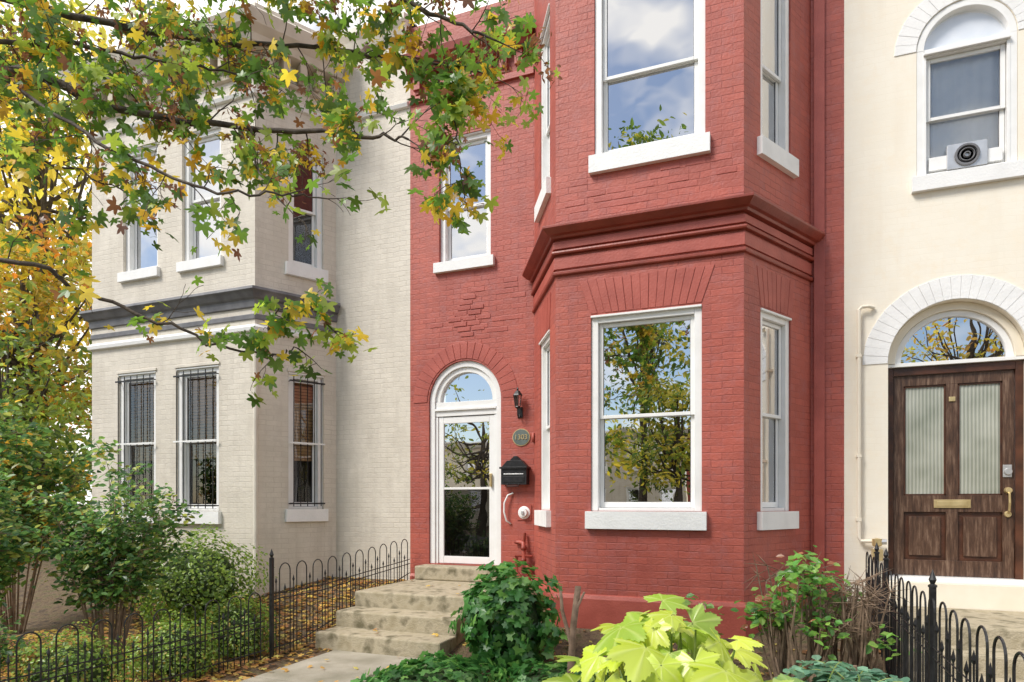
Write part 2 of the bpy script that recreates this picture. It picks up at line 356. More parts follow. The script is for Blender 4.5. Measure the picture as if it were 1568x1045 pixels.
T.box(MF,-4.498,-3.562,1.285,1.315,.025,.049,'white')
n=20; G.face([MF.P(cx-.40*math.cos(math.pi*i/n),1.407+.40*math.sin(math.pi*i/n),.12) for i in range(n+1)],'glass')
a,b,c,d=-4.455,-3.605,-.845,1.2
T.box(MF,a,a+.075,c,d,.065,.10,'white');T.box(MF,b-.075,b,c,d,.065,.10,'white')
T.box(MF,a+.077,b-.077,d-.09,d-.002,.066,.10,'white');T.box(MF,a+.077,b-.077,c+.002,c+.10,.066,.10,'white')
T.box(MF,a+.077,b-.077,.185,.215,.068,.10,'white')
G.face([MF.P(*p) for p in ((a+.07,.2,.085),(b-.07,.2,.085),(b-.07,d-.08,.085),(a+.07,d-.08,.085))],'glass')
G.face([MF.P(*p) for p in ((a+.07,c+.09,.087),(b-.07,c+.09,.087),(b-.07,.2,.087),(a+.07,.2,.087))],'glass2')
T.box(MF,b-.055,b-.03,.22,.40,.02,.064,'brass')
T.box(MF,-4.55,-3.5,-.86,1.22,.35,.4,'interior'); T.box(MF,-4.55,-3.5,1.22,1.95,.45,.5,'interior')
T.make('trim',red,.004)
G.make('glass',red); I.make('interior',red)
vouss(V,MF,cx,1.41,.575,.80,.008,'redtrim',21,.003)
jack(V,ff,lowF[0]+.0,lowF[1],2.045,2.42,.13,.006,'redtrim',15)
jack(V,frr,rw[0],rw[1],2.03,2.42,.08,.006,'redtrim',8)
jack(V,fl,fl.L-lw[1],fl.L-lw[0],2.03,2.42,.08,.006,'redtrim',8)
jack(V,MF,-4.42,-3.63,5.11,5.42,.1,.006,'redtrim',10)
rows=[(0,1),(1,2),(2,2),(3,3),(4,2),(5,2),(6,1),(7,1)]
for r,nb in rows:
    for k in range(nb):
        if random.random()<.12: continue
        z=2.22+r*.073+.06; u=-3.97-nb*.11+k*.22+(.05 if r%2 else 0)+random.uniform(-.02,.02)
        V.box(MF,u,u+.19,z+.006,z+.062,-.006-random.random()*.005,.005,'redtrim')
for i in range(50):
    u=random.uniform(-4.7,-3.3); z=round(random.uniform(2.1,3.1)/.072)*.072+.004
    if random.random()<.5: V.box(MF,u,u+.2,z,z+.06,-.003-random.random()*.003,.005,'redtrim')
for i in range(60):
    u=random.uniform(-2.2,-.55); z=round(random.uniform(3.15,3.5)/.072)*.072+.006
    if random.random()<.35: V.box(ff,u,u+.2,z,z+.058,-.002-random.random()*.003,.005,'redtrim')
bay=BL
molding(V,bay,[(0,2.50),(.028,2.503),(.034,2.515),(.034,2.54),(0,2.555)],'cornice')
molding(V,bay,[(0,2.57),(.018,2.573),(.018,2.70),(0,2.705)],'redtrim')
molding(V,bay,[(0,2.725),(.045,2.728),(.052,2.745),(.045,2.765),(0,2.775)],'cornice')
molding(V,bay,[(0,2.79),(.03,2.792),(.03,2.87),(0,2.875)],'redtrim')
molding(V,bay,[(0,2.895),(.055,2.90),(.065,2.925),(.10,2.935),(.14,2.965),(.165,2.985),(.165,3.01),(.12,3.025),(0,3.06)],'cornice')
molding(V,bay,[(0,ZB),(.035,ZB),(.035,-1.04),(.02,-1.0),(0,-.99)],'redtrim')
molding(V,[(XA+.01,YM),(-3.0,YM)],[(0,ZB),(.03,ZB),(.03,-1.04),(0,-1.0)],'redtrim')
V.box(MF,.36,.47,ZB,8.2,-.04,.01,'redtrim')
dz=-.17
molding(V,[(XA+.004,YM),(-3.0,YM)],[(0,5.82+dz),(.04,5.82+dz),(.04,5.90+dz),(.02,5.92+dz),(0,5.92+dz)],'redtrim')
u=XA+.08
while u<-3.15:
    V.box(MF,u,u+.11,5.98+dz,6.16+dz,-.07,.01,'redtrim'); V.box(MF,u+.02,u+.09,5.93+dz,5.978+dz,-.04,.01,'redtrim'); u+=.22
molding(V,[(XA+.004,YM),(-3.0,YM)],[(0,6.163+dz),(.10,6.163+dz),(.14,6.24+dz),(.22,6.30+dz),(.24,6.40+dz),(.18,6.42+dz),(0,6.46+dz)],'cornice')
V.make('brick_details',red,.003)
R=MB()
R.face([(-4.88,8.3,6.75),(-3,8.3,6.75),(-3,16,6.75),(-4.88,16,6.75)],'roof')
R.face([(-3,8.3,8.2),(-2.3,7.05,8.2),(-.33,7.05,8.2),(.33,8.3,8.2),(.67,8.3,8.2),(.67,16,8.2),(-3,16,8.2)],'roof')
R.face([(-3,8.3,6.75),(-3,16,6.75),(-3,16,8.2),(-3,8.3,8.2)],'red')
R.make('roof',red)
# ================================================================== LEFT HOUSE
lh=empty('brick_house.001')
W_=MB();T=MB();G=MB();I=MB();V=MB();Bars=MB()
YL=7.24; LB=[(-10.5,YM),(-9.94,YL),(-6.71,YL),(-6.15,YM)]
lf=Fr((0,YL),(1,YL)); ls=Fr(LB[2],LB[3]); ll=Fr(LB[0],LB[1])
low=[(-9.36,-8.58,-.12,1.95),(-8.17,-7.36,-.12,1.95)]; up=[(-9.26,-8.54,3.48,5.35),(-8.06,-7.32,3.48,5.35)]
wall(W_,lf,-9.94,-6.71,ZB,6.9,low+up,'leftb')
sl=(.47,1.0,-.09,1.86); su=(.47,1.0,3.42,5.15)
wall(W_,ls,0,ls.L,ZB,6.9,[sl,su],'leftb',uo=2)
wall(W_,ll,0,ll.L,ZB,6.9,[],'leftb')
wall(W_,MF,-6.15,XA,ZB,6.95,[],'leftb'); 
W_.face([(-10.5,YM,ZB),(-10.5,18,ZB),(-10.5,18,6.9),(-10.5,YM,6.9)],'leftb',[(0,ZB),(9.7,ZB),(9.7,6.9),(0,6.9)])
W_.make('walls',lh)
for o in low:
    window(T,G,I,lf,*o,sill=.18,inner='blind',wo=.03,glass='glassc')
for o in up: window(T,G,I,lf,*o,sill=.14,wo=.05,inner='curtain')
window(T,G,I,ls,*sl,sill=.18,inner='blind',wo=.03,glass='glassc'); window(T,G,I,ls,*su,sill=.18,wo=.05,glass='glassc')
T.make('trim',lh,.004);G.make('glass',lh);I.make('interior',lh)
def bars(f,o,nb):
    u0,u1,z0,z1=o
    for i in range(nb):
        u=u0+.06+(u1-u0-.12)*i/(nb-1); Bars.tube([f.P(u,z0+.04,-.05),f.P(u,z1-.05,-.05)],.007,'iron',5)
    for z in (z0+.08,(z0+z1)/2-.03,z1-.12,):
        Bars.box(f,u0-.0,u1+.0,z-.011,z+.011,-.058,-.042,'white' if abs(z-(z0+z1)/2)<.1 else 'iron')
    for z in (z0+.08,z1-.12):
        for u in (u0+.02,u1-.02): Bars.tube([f.P(u,z,-.05),f.P(u,z,.03)],.008,'iron',5)
for o in low: bars(lf,o,6)
bars(ls,sl,5)
Bars.make('window_bars',lh)
bay=LB
molding(V,bay,[(0,2.36),(.05,2.37),(.06,2.42),(.03,2.45),(0,2.47)],'whitesill')
molding(V,bay,[(0,2.69),(.03,2.70),(.04,2.80),(.08,2.82),(.12,2.88),(.15,2.91),(.14,2.95),(0,2.98)],'grayband')
molding(V,bay,[(0,2.53),(.02,2.54),(.02,2.60),(0,2.612)],'grayband')
molding(V,bay+[(XA-.02,YM)],[(0,5.62),(.04,5.63),(.06,5.68),(0,5.72)],'whitesill')
molding(V,bay,[(0,5.90),(.05,5.91),(.05,5.97),(0,5.98)],'tan')
molding(V,bay,[(0,6.23),(.20,6.24),(.24,6.32),(.34,6.40),(.40,6.54),(.36,6.58),(0,6.72)],'lefttrim')
molding(V,[(-6.15,YM),(XA-.02,YM)],[(0,6.62),(.05,6.63),(.09,6.74),(.14,6.82),(.14,6.90),(0,6.95)],'lefttrim')
def brk(f,a,b,mt='tan'):
    u=a
    while u<b:
        V.box(f,u,u+.10,6.03,6.225,-.17,.01,mt); V.box(f,u+.015,u+.085,5.983,6.028,-.09,.01,mt); u+=.24
brk(lf,-9.85,-6.8); brk(ls,.1,1.1)
V.tube([(-6.68,YL-.02,-1.3),(-6.68,YL-.02,2.3)],.03,'lefttrim',8)
for o,f in ((low[0],lf),(low[1],lf),(sl,ls)): 
    V.box(f,o[0]-.02,o[1]+.02,o[3]+.01,o[3]+.05,-.02,.01,'lefttrim')
V.make('mouldings',lh,.003)
R=MB(); R.face([(-10.5,8.3,6.9),(-9.94,7.24,6.9),(-6.71,7.24,6.9),(-6.15,8.3,6.9),(-4.88,8.3,6.9),(-4.88,18,6.9),(-10.5,18,6.9)],'roof'); R.make('roof',lh)
# ================================================================== RIGHT HOUSE
rh=empty('brick_house.002')
W_=MB();T=MB();G=MB();I=MB();V=MB();D=MB()
do=(1.10,2.36,-.84,1.52,1); uo_=(1.37,2.27,3.49,4.85,1)
wall(W_,MF,XB,7.0,ZB,8.0,[do,uo_,(4.2,5.2,-.1,1.9)],'cream',.22,rmat='creamtrim')
W_.make('walls',rh)
vouss(V,MF,1.73,1.52,.635,.88,.010,'whitesill',27,.0012); vouss(V,MF,1.82,4.85,.455,.66,.010,'whitesill',19,.0012)
V.make('arch_bricks',rh,.002)
f=MF; w0=.17
arch_band(T,f,1.73,1.52,.55,.628,.10,.22,'creamtrim'); arch_band(T,f,1.73,1.52,.49,.548,.14,.22,'white')
T.box(f,1.102,2.358,1.49,1.53,.10,.22,'white')
T.box(f,1.102,1.17,-.84,1.488,.14,.24,'wood'); T.box(f,2.29,2.358,-.84,1.488,.14,.24,'wood'); T.box(f,1.172,2.288,1.40,1.487,.14,.24,'wood')
G.face([f.P(1.73-.49*math.cos(math.pi*i/20),1.535+.485*math.sin(math.pi*i/20),.18) for i in range(21)],'glass')
I.face([f.P(*p) for p in ((1.1,1.4,.5),(2.4,1.4,.5),(2.4,2.2,.5),(1.1,2.2,.5))],'interior')
T.box(f,1.05,2.42,-1.2,-.845,-.16,.3,'creamtrim')
T.box(f,1.102,2.358,-.843,-.80,.0,.24,'whitesill')
dl,dr,db,dt=1.175,2.285,-.795,1.395; w=.17
dm=(dl+dr)/2
D.box(f,dl,dl+.10,db,dt,w,w+.05,'wood2');D.box(f,dr-.10,dr,db,dt,w,w+.05,'wood2')
D.box(f,dl+.1,dr-.1,dt-.11,dt,w+.001,w+.05,'wood2');D.box(f,dl+.1,dr-.1,db,db+.17,w+.001,w+.05,'wood2')
D.box(f,dl+.1,dr-.1,-.10,.08,w+.001,w+.05,'wood2')
D.box(f,dm-.055,dm+.055,.08,dt-.11,w+.002,w+.05,'wood2'); D.box(f,dm-.055,dm+.055,db+.17,-.10,w+.002,w+.05,'wood2')
for (x0,x1) in ((dl+.1,dm-.055),(dm+.055,dr-.1)):
    D.box(f,x0,x1,db+.17,-.10,w+.03,w+.05,'wood'); D.box(f,x0+.05,x1-.05,db+.22,-.15,w+.012,w+.031,'wood2')
    G.face([f.P(x0,.08,w+.03),f.P(x1,.08,w+.03),f.P(x1,dt-.11,w+.03),f.P(x0,dt-.11,w+.03)],'ribbed')
    for (a,b,c,d) in ((x0,x0+.018,.08,dt-.11),(x1-.018,x1,.08,dt-.11),(x0,x1,.08,.098),(x0,x1,dt-.128,dt-.11)): D.box(f,a,b,c,d,w+.012,w+.029,'wood')
D.box(f,dm-.17,dm+.17,-.055,.035,w-.012,w+.002,'brass'); D.box(f,dm-.14,dm+.14,-.035,.015,w-.018,w-.011,'brass')
D.box(f,dm-.03,dm+.03,dt-.30,dt-.25,w-.01,w+.003,'brass')
D.lathe(f.P(dr-.055,.33,w),[(0,.03),(.035,.03),(.04,.0)],'steel','y'); D.box(f,dr-.10,dr-.02,.27,.40,w-.012,w+.0,'steel')
D.tube([f.P(dr-.055,.12,w-.02),f.P(dr-.055,.10,w-.06),f.P(dr-.055,.0,w-.07),f.P(dr-.055,-.08,w-.05),f.P(dr-.055,-.12,w)],.012,'brass',8)
D.lathe(f.P(dr-.055,.13,w),[(0,.05),(.03,.05),(.035,.0)],'brass','y'); D.lathe(f.P(dr-.055,-.12,w),[(0,.02),(.03,.02),(.035,.0)],'brass','y')
D.make('front_door',rh,.004)
u0,u1=1.37,2.27; cu=1.82
T.box(f,u0+.002,u0+.07,3.49,4.85,.005,.14,'white');T.box(f,u1-.07,u1-.002,3.49,4.85,.005,.14,'white')
arch_band(T,f,cu,4.85,.38,.448,.005,.14,'white')
T.box(f,u0+.07,u1-.07,4.80,4.86,.012,.14,'white')
T.box(f,u0-.05,u1+.06,3.33,3.488,-.06,.18,'whitesill')
G.face([f.P(cu-.38*math.cos(math.pi*i/20),4.862+.375*math.sin(math.pi*i/20),.07) for i in range(21)],'glassc')
window(T,G,I,f,u0+.06,u1-.06,3.49,4.80,mid=4.12,sill=0,wo=.0,cas=.03,inner='curtain',glass='glassc')
I.face([f.P(cu-.42*math.cos(math.pi*i/20),4.862+.42*math.sin(math.pi*i/20),.10) for i in range(21)],'curtain')
T.box(f,u0+.12,u1-.12,3.56,3.70,.03,.075,'white')
T.box(f,u0+.28,u0+.64,3.53,3.79,.0,.06,'steel')
T.lathe(f.P(u0+.46,3.66,.0),[(.02,.02),(.03,.02),(.032,0),(.06,0),(.062,.02),(.07,.02),(.072,0),(.09,0),(.092,.02),(.115,.02),(.115,0)],'grayband','y',20)
window(T,G,I,f,4.2,5.2,-.1,1.9,sill=.15)
T.make('trim',rh,.004);G.make('glass',rh);I.make('interior',rh)
R=MB(); R.face([(.67,8.3,8),(7,8.3,8),(7,18,8),(.67,18,8)],'roof'); R.face([(7,8.3,ZB),(7,18,ZB),(7,18,8),(7,8.3,8)],'cream'); R.make('roof',rh)
pp=MB()
pp.tube([MF.P(.96,2.14,-.02),MF.P(.90,2.15,-.06),MF.P(.84,2.15,-.06),MF.P(.81,2.12,-.06),MF.P(.81,1.0,-.06),MF.P(.81,-.38,-.06),MF.P(.83,-.42,-.06),MF.P(1.02,-.42,-.08)],.020,'creamtrim',8)
for z in (1.6,.5,-.2): pp.box(MF,.785,.835,z,z+.03,-.08,0,'creamtrim')
pp.make('drain_pipe')
pp=MB(); pp.tube([MF.P(.98,-.40,-.12),MF.P(.98,-1.3,-.12)],.035,'creamtrim',10); pp.tube([MF.P(1.0,-.42,-.12),MF.P(1.07,-.42,-.12)],.03,'steel',8)
pp.lathe(MF.P(.98,-.42,-.12),[(0,.04),(.05,.03),(.05,-.04),(.035,-.05)],'brass','z',12); pp.box(MF,.93,1.03,-.62,-.5,-.18,-.07,'brass')
pp.make('gas_valve_pipe')
# ================================================================== houses across the street (mirrored in the windows)
def rowhouse(name,x0,x1,h,mat):
    e=empty(name); f=Fr((x1,-25),(x0,-25)); Wd=x1-x0; A=MB();Bt=MB();Gs=MB();Is=MB(); ops=[]
    for fl_ in range(2):
        for k in range(3):
            u=Wd*(k+.5)/3-.5; ops.append((u,u+1.0,-.6+fl_*2.6,.9+fl_*2.6))
    wall(A,f,0,Wd,ZB,h,ops,mat); A.make('walls',e)
    for o in ops: window(Bt,Gs,Is,f,*o,sill=.15)
    molding(Bt,[(x1,-25),(x0,-25)],[(0,h-.4),(.2,h-.35),(.35,h-.1),(.3,h),(0,h)],'whitesill')
    Bt.make('trim',e); Gs.make('glass',e); Is.make('interior',e)
    Rr=MB(); Rr.face([(x0,-25,h),(x1,-25,h),(x1,-35,h),(x0,-35,h)],'roof'); Rr.make('roof',e)
rowhouse('brick_house.003',-11,-5,4.4,'leftb'); rowhouse('brick_house.004',-4.95,1,4.6,'red'); rowhouse('brick_house.005',1.05,8,4.4,'cream'); rowhouse('brick_house.006',-18,-11.05,4.2,'red'); rowhouse('brick_house.007',-27,-18.05,4.2,'cream'); rowhouse('brick_house.008',8.05,16,4.6,'leftb')
# ================================================================== wall fixtures red house
def P_(u,z,w=0): return MF.P(u,z,w)
m=MB(); c=P_(-3.20,1.36,-.09); 
m.box(MF,-3.235,-3.165,1.13,1.27,-.015,0,'iron')
m.tube([P_(-3.2,1.17,-.01),P_(-3.2,1.12,-.05),P_(-3.2,1.16,-.10),P_(-3.2,1.24,-.10)],.009,'iron',6)
m.lathe(c+Vector((0,-.01,-.11)),[(0,-.02),(.03,0),(.04,.01),(.035,.02)],'iron','z',6)
m.lathe(c+Vector((0,-.01,-.10)),[(.032,0),(.052,.15)],'glass','z',6)
for j in range(6):
    a=math.pi/3*j; m.tube([c+Vector((.034*math.cos(a),-.01+.034*math.sin(a),-.10)),c+Vector((.055*math.cos(a),-.01+.055*math.sin(a),.05))],.005,'iron',4)
m.lathe(c+Vector((0,-.01,.05)),[(.068,0),(.06,.02),(.03,.06),(.012,.07),(.016,.09),(0,.115)],'iron','z',6)
m.make('wall_lantern')
m=MB(); c=P_(-3.185,.87,0)
def ell(c,rx,rz,y0,y1,mat,mb,n=28):
    P=[c+Vector((rx*math.cos(2*math.pi*i/n),-y0,rz*math.sin(2*math.pi*i/n))) for i in range(n)]+[c+Vector((rx*math.cos(2*math.pi*i/n),-y1,rz*math.sin(2*math.pi*i/n))) for i in range(n)]
    mb.idx(P,[tuple(range(n,2*n))]+[(i,(i+1)%n,(i+1)%n+n,i+n) for i in range(n)],mat)
ell(c,.125,.115,0,.012,'brass',m); ell(c,.115,.105,.012,.016,'plaque',m)
pq=m.make('house_number_plaque')
cu_=bpy.data.curves.new('digits','FONT'); cu_.body='1303'; cu_.size=.095; cu_.extrude=.003; cu_.align_x='CENTER'; cu_.align_y='CENTER'; cu_.materials.append(M['brass'])
t=bpy.data.objects.new('digits',cu_); t.location=c+Vector((0,-.020,0)); t.rotation_euler=(math.pi/2,0,0); scene.collection.objects.link(t); t.parent=pq
m=MB(); a,b=-3.43,-3.07
m.box(MF,a,b,.24,.46,-.12,-.003,'iron'); m.box(MF,a-.015,b+.015,.45,.475,-.145,-.003,'iron')
m.poly(MF,[(a+.0,.477),(b-.0,.477),(b-.08,.56),(a+.08,.56)],-.10,-.005,'iron')
m.poly(MF,[(a+.10,.562),(b-.10,.562),(b-.16,.62),(a+.16,.62)],-.06,-.005,'iron')
m.box(MF,a+.04,b-.04,.37,.385,-.128,-.118,'steel'); m.box(MF,a+.03,b-.03,.27,.35,-.126,-.118,'iron')
m.tube([P_(a+.1,.26,-.13),P_(a+.1,.22,-.15),P_(b-.1,.22,-.15),P_(b-.1,.26,-.13)],.006,'iron',5)
m.make('mailbox',bevel=.006)
m=MB(); m.tube([P_(-3.30,.13,-.01),P_(-3.36,.10,-.05),P_(-3.405,.0,-.06),P_(-3.41,-.12,-.06),P_(-3.38,-.24,-.05),P_(-3.33,-.28,-.01)],.012,'white',8); m.make('grab_handle',smooth=True)
m=MB(); c=P_(-3.14,-.13,0); m.lathe(c,[(.085,0),(.085,.02),(.06,.03),(.055,.07),(0,.075)],'white','y',20); m.box(MF,-3.24,-3.04,-.23,-.03,-.012,-.001,'redtrim'); m.box(MF,-3.155,-3.125,-.15,-.11,-.09,-.07,'steel'); m.make('utility_meter')
m=MB()
m.tube([P_(-3.26,-.52,-.03),P_(-3.18,-.52,-.05),P_(-3.13,-.53,-.08),P_(-3.12,-.60,-.09),P_(-3.12,-.78,-.09),P_(-3.08,-.82,-.09),P_(-3.04,-.86,-.09),P_(-3.04,-1.2,-.09)],.027,'redtrim',8)
m.tube([P_(-3.12,-.40,-.04),P_(-3.12,-.6,-.09)],.02,'redtrim',8)
m.tube([P_(-3.24,-.70,-.09),P_(-3.0,-.70,-.09)],.018,'redtrim',8); m.tube([P_(-3.22,-.70,-.09),P_(-3.22,-.9,-.09),P_(-3.15,-.98,-.09),P_(-3.15,-1.2,-.09)],.02,'redtrim',8)
for z in (-.62,-.78,-.95): m.lathe(P_(-3.12 if z>-.8 else -3.04,z,-.09),[(.03,0),(.04,.005),(.04,.045),(.03,.05)],'cornice','z',8)
m.box(MF,-3.02,-2.99,.80,.92,-.05,-.001,'redtrim'); m.make('gas_pipes',smooth=True)
# ================================================================== ground etc
def gz(x,y): 
    t=min(max((y-5.9)/2.4,0),1); return -1.6+.52*t
xs=[-400,-150,-60,-30,-20]+[ -14+.5*i for i in range(45)]+[12,20,40,100,400]
ys=[-400,-150,-60,-30,-15]+[-8+1.0*i for i in range(9)]+[1+.3*i for i in range(25)]+[9,12,20,50,150,400]
gv=[];gf=[]
for y in ys:
    for x in xs:
        j=random.uniform(-.015,.015) if (-13<x<8 and 1<y<8.4) else 0
        gv.append((x,y,gz(x,y)+min(j,0)))
nx=len(xs)
for j in range(len(ys)-1):
    for i in range(nx-1): gf.append((j*nx+i,j*nx+i+1,(j+1)*nx+i+1,(j+1)*nx+i))
me=bpy.data.meshes.new('ground'); me.from_pydata(gv,[],gf); me.materials.append(M['mulch']); g=bpy.data.objects.new('ground',me); scene.collection.objects.link(g)
class GF: 
    def P(s,u,z,w): return Vector((u,w,z))
GW=GF()
m=MB(); 
ysl=5.94
while ysl>1.6: m.box(GW,-4.42,-3.15,-1.70,-1.572,ysl-1.18,ysl,'pave'); ysl-=1.2
m.make('walkway',bevel=.01)
m=MB(); x=-30
while x<30: m.box(GW,x,x+1.48,-1.7,-1.578,-.4,1.1,'pave'); m.box(GW,x,x+1.48,-1.7,-1.578,-1.9,-.42,'pave'); x+=1.5
m.make('sidewalk',bevel=.01)
m=MB(); m.box(GW,-150,150,-1.9,-1.58,-3.1,-2.95,'pave'); m.make('kerb',bevel=.01)
m=MB(); m.face([(-150,-13,-1.594),(150,-13,-1.594),(150,-3.1,-1.594),(-150,-3.1,-1.594)],'asphalt'); m.make('road')
m=MB()
m.box(GW,-4.70,-3.16,-1.8,-1.05,6.70,8.26,'concrete'); m.box(GW,-4.69,-3.16,-1.8,-1.225,6.32,6.698,'concrete'); m.box(GW,-4.68,-3.15,-1.8,-1.40,5.94,6.318,'concrete')
m.box(GW,-4.64,-3.42,-1.048,-.862,8.0,8.299,'concrete')
m.make('stone_steps',bevel=.018)
m=MB(); m.box(GW,1.02,2.8,-1.8,-1.09,6.95,8.13,'concrete'); m.box(GW,1.02,2.8,-1.8,-1.26,6.57,6.948,'concrete'); m.box(GW,1.02,2.8,-1.8,-1.43,6.19,6.568,'concrete'); m.make('stone_steps.001',bevel=.018)
# ================================================================== iron fences
def fence(name,p0,p1,zf,sp=.27,posts=()):
    m=MB(); f=Fr(p0,p1); n=int(f.L/sp)
    top=zf
    def G_(u): p=f.P(u,0); return gz(p.x,p.y)
    for i in range(n):
        u=i*sp+.14; r=.082; zt=top(u)+random.uniform(-.006,.006); zg=G_(u)-.02; wj=random.uniform(-.006,.006)
        pts=[f.P(u-r,zg),f.P(u-r,zt-r,wj)]+[f.P(u-r*math.cos(a),zt-r+r*math.sin(a),wj) for a in [math.pi*k/10 for k in range(1,10)]]+[f.P(u+r,zt-r,wj),f.P(u+r,zg)]
        m.tube(pts,.0065,'iron',5)
        for um,dz in ((u+sp/2,.20),(u,.28)):
            zs=top(um)-dz
            m.tube([f.P(um,zg),f.P(um,zs)],.0055,'iron',5); m.tube([f.P(um,zs),f.P(um,zs+.02),f.P(um,zs+.07)],[.006,.013,.001],'iron',5)
    for off in (-.30,-.36):
        m.tube([f.P(u,top(u)+off) for u in [f.L*k/10 for k in range(11)]],.006,'iron',4)
    m.tube([f.P(u,G_(u)+.10) for u in [f.L*k/10 for k in range(11)]],.007,'iron',4)
    for u in posts:
        z=G_(u); zt=top(u)+.06
        m.box(f,u-.017,u+.017,z-.1,zt,-.017,.017,'iron'); m.lathe(f.P(u,zt),[(.025,0),(.025,.012),(.012,.02),(.022,.045),(.012,.075),(0,.11)],'iron','z',8)
    return m.make(name)
fence('iron_fence',(-4.86,8.25),(-4.86,5.45),lambda u:-.50-.14*min(u/2.0,1),posts=(2.77,))
fence('iron_fence.001',(-4.86,5.38),(-4.86,1.9),lambda u:-.90)
fence('iron_fence.002',(.86,8.1),(.86,1.9),lambda u:-.52-.05*min(u/2,1),posts=(.9,1.5,3.4))
# ================================================================== foliage
def palm_tmpl(rings=1,nth=21,droop=.25,ridge=.05,pw=.9,dep=.5,spread=140,serr=0):
    V=[(0,0,0)];F=[];vein=[1.]
    th=np.radians(np.linspace(-spread,spread,nth)); lob=np.radians(spread/2.5)
    for k in range(1,rings+1):
        q=k/rings
        for i,t in enumerate(th):
            c=(math.cos(2*math.pi*t/lob)+1)/2
            r=((1-dep)+dep*c**pw)*(1-.30*abs(t)/math.radians(spread))
            if serr and k==rings: r*=1+serr*(1 if i%2 else -1)
            r*=q
            V.append((r*math.cos(t),r*math.sin(t),-droop*r*r+ridge*(c-.5)*r*2)); vein.append(c**8*(1-.5*q))
    for i in range(nth-1):
        F.append((0,1+i,2+i))
        for k in range(rings-1): a=1+k*nth+i; F.append((a,a+nth,a+nth+1,a+1))
    return np.array(V),F,np.array(vein)
def big_tmpl():
    spread=150; nth=91; rings=5; th=np.radians(np.linspace(-spread,spread,nth)); lobes=[(0,1.0),(48,.86),(-48,.86),(100,.66),(-100,.66),(145,.45),(-145,.45)]
    V=[(0,0,0)];F=[];vein=[1.]
    R=[];Cc=[]
    for i,t in enumerate(th):
        dg=math.degrees(t); r=.42; cc=0
        for a,l in lobes:
            x=abs(dg-a)
            if x<30: r=max(r,l*(1-.40*(x/27)**1.15)) ; cc=max(cc,1-x/7)
        r*=1+.04*(1 if i%2 else -1); R.append(r); Cc.append(max(cc,0))
    for k in range(1,rings+1):
        q=k/rings
        for i,t in enumerate(th):
            r=R[i]*q; V.append((r*math.cos(t),r*math.sin(t),-.30*r*r-.05*r*(.5-Cc[i])+.05*math.sin(5*t+.6)*r*q)); vein.append(Cc[i]*(1-.4*q))
    for i in range(nth-1):
        F.append((0,1+i,2+i))
        for k in range(rings-1): a=1+k*nth+i; F.append((a,a+nth,a+nth+1,a+1))
    return np.array(V),F,np.array(vein)
def simple_tmpl(w=.24):
    V=np.array([(0,0,0),(.4,w,.06),(.75,w*.7,.03),(1,0,-.08),(.75,-w*.7,.03),(.4,-w,.06)]); return V,[(0,3,2,1),(0,5,4,3)],np.zeros(6)
MAPLE=palm_tmpl(); BIG=big_tmpl(); SIMP=simple_tmpl(); ROUND=simple_tmpl(.34); NARROW=simple_tmpl(.15)
IVY=palm_tmpl(1,11,.2,.04,1,.3,130)
def nrmz(a): return a/np.maximum(np.linalg.norm(a,axis=1,keepdims=True),1e-9)
class Leaves:
    def __init__(s): s.V=[];s.F=[];s.C=[];s.n=0
    def add(s,tm,pos,nrm,fwd,size,col,veinc=None):
        T,F,vn=tm; pos=np.asarray(pos,float); n=len(pos)
        if n==0: return
        z=nrmz(np.asarray(nrm,float)); x=np.asarray(fwd,float); x=nrmz(x-z*(x*z).sum(1,keepdims=True)); y=np.cross(z,x)
        size=np.broadcast_to(np.asarray(size,float),(n,))
        v=pos[:,None,:]+size[:,None,None]*(T[None,:,0:1]*x[:,None,:]+T[None,:,1:2]*y[:,None,:]+T[None,:,2:3]*z[:,None,:])
        k=len(T); col=np.asarray(col,float)
        c=np.repeat(col[:,None,:],k,axis=1)
        if veinc is not None: c=c+(np.array(veinc)[None,None,:]-c)*(vn[None,:,None]*.5)
        s.V.append(v.reshape(-1,3)); s.C.append(c.reshape(-1,3))
        for i in range(n):
            o=s.n+i*k
            for f in F: s.F.append(tuple(a+o for a in f))
        s.n+=n*k
    def make(s,name,parent=None,mat='leaf',smooth=False):
        V=np.concatenate(s.V);C=np.concatenate(s.C)
        me=bpy.data.meshes.new(name); me.from_pydata(V.tolist(),[],s.F); me.materials.append(M[mat])
        a=me.color_attributes.new('Col','FLOAT_COLOR','POINT'); a.data.foreach_set('color',np.concatenate([C,np.ones((len(C),1))],1).astype(np.float32).ravel())
        if smooth: me.polygons.foreach_set('use_smooth',[True]*len(s.F))
        ob=bpy.data.objects.new(name,me); scene.collection.objects.link(ob); ob.parent=parent; return ob
def pal(P,n,w=None,jit=.18):
    P=np.array(P); i=RNG.choice(len(P),n,p=w); return P[i]*(1+RNG.normal(0,jit,(n,1)))
def clip(c): return np.clip(c,.004,.95)
def rdir(n): return nrmz(RNG.normal(0,1,(n,3)))
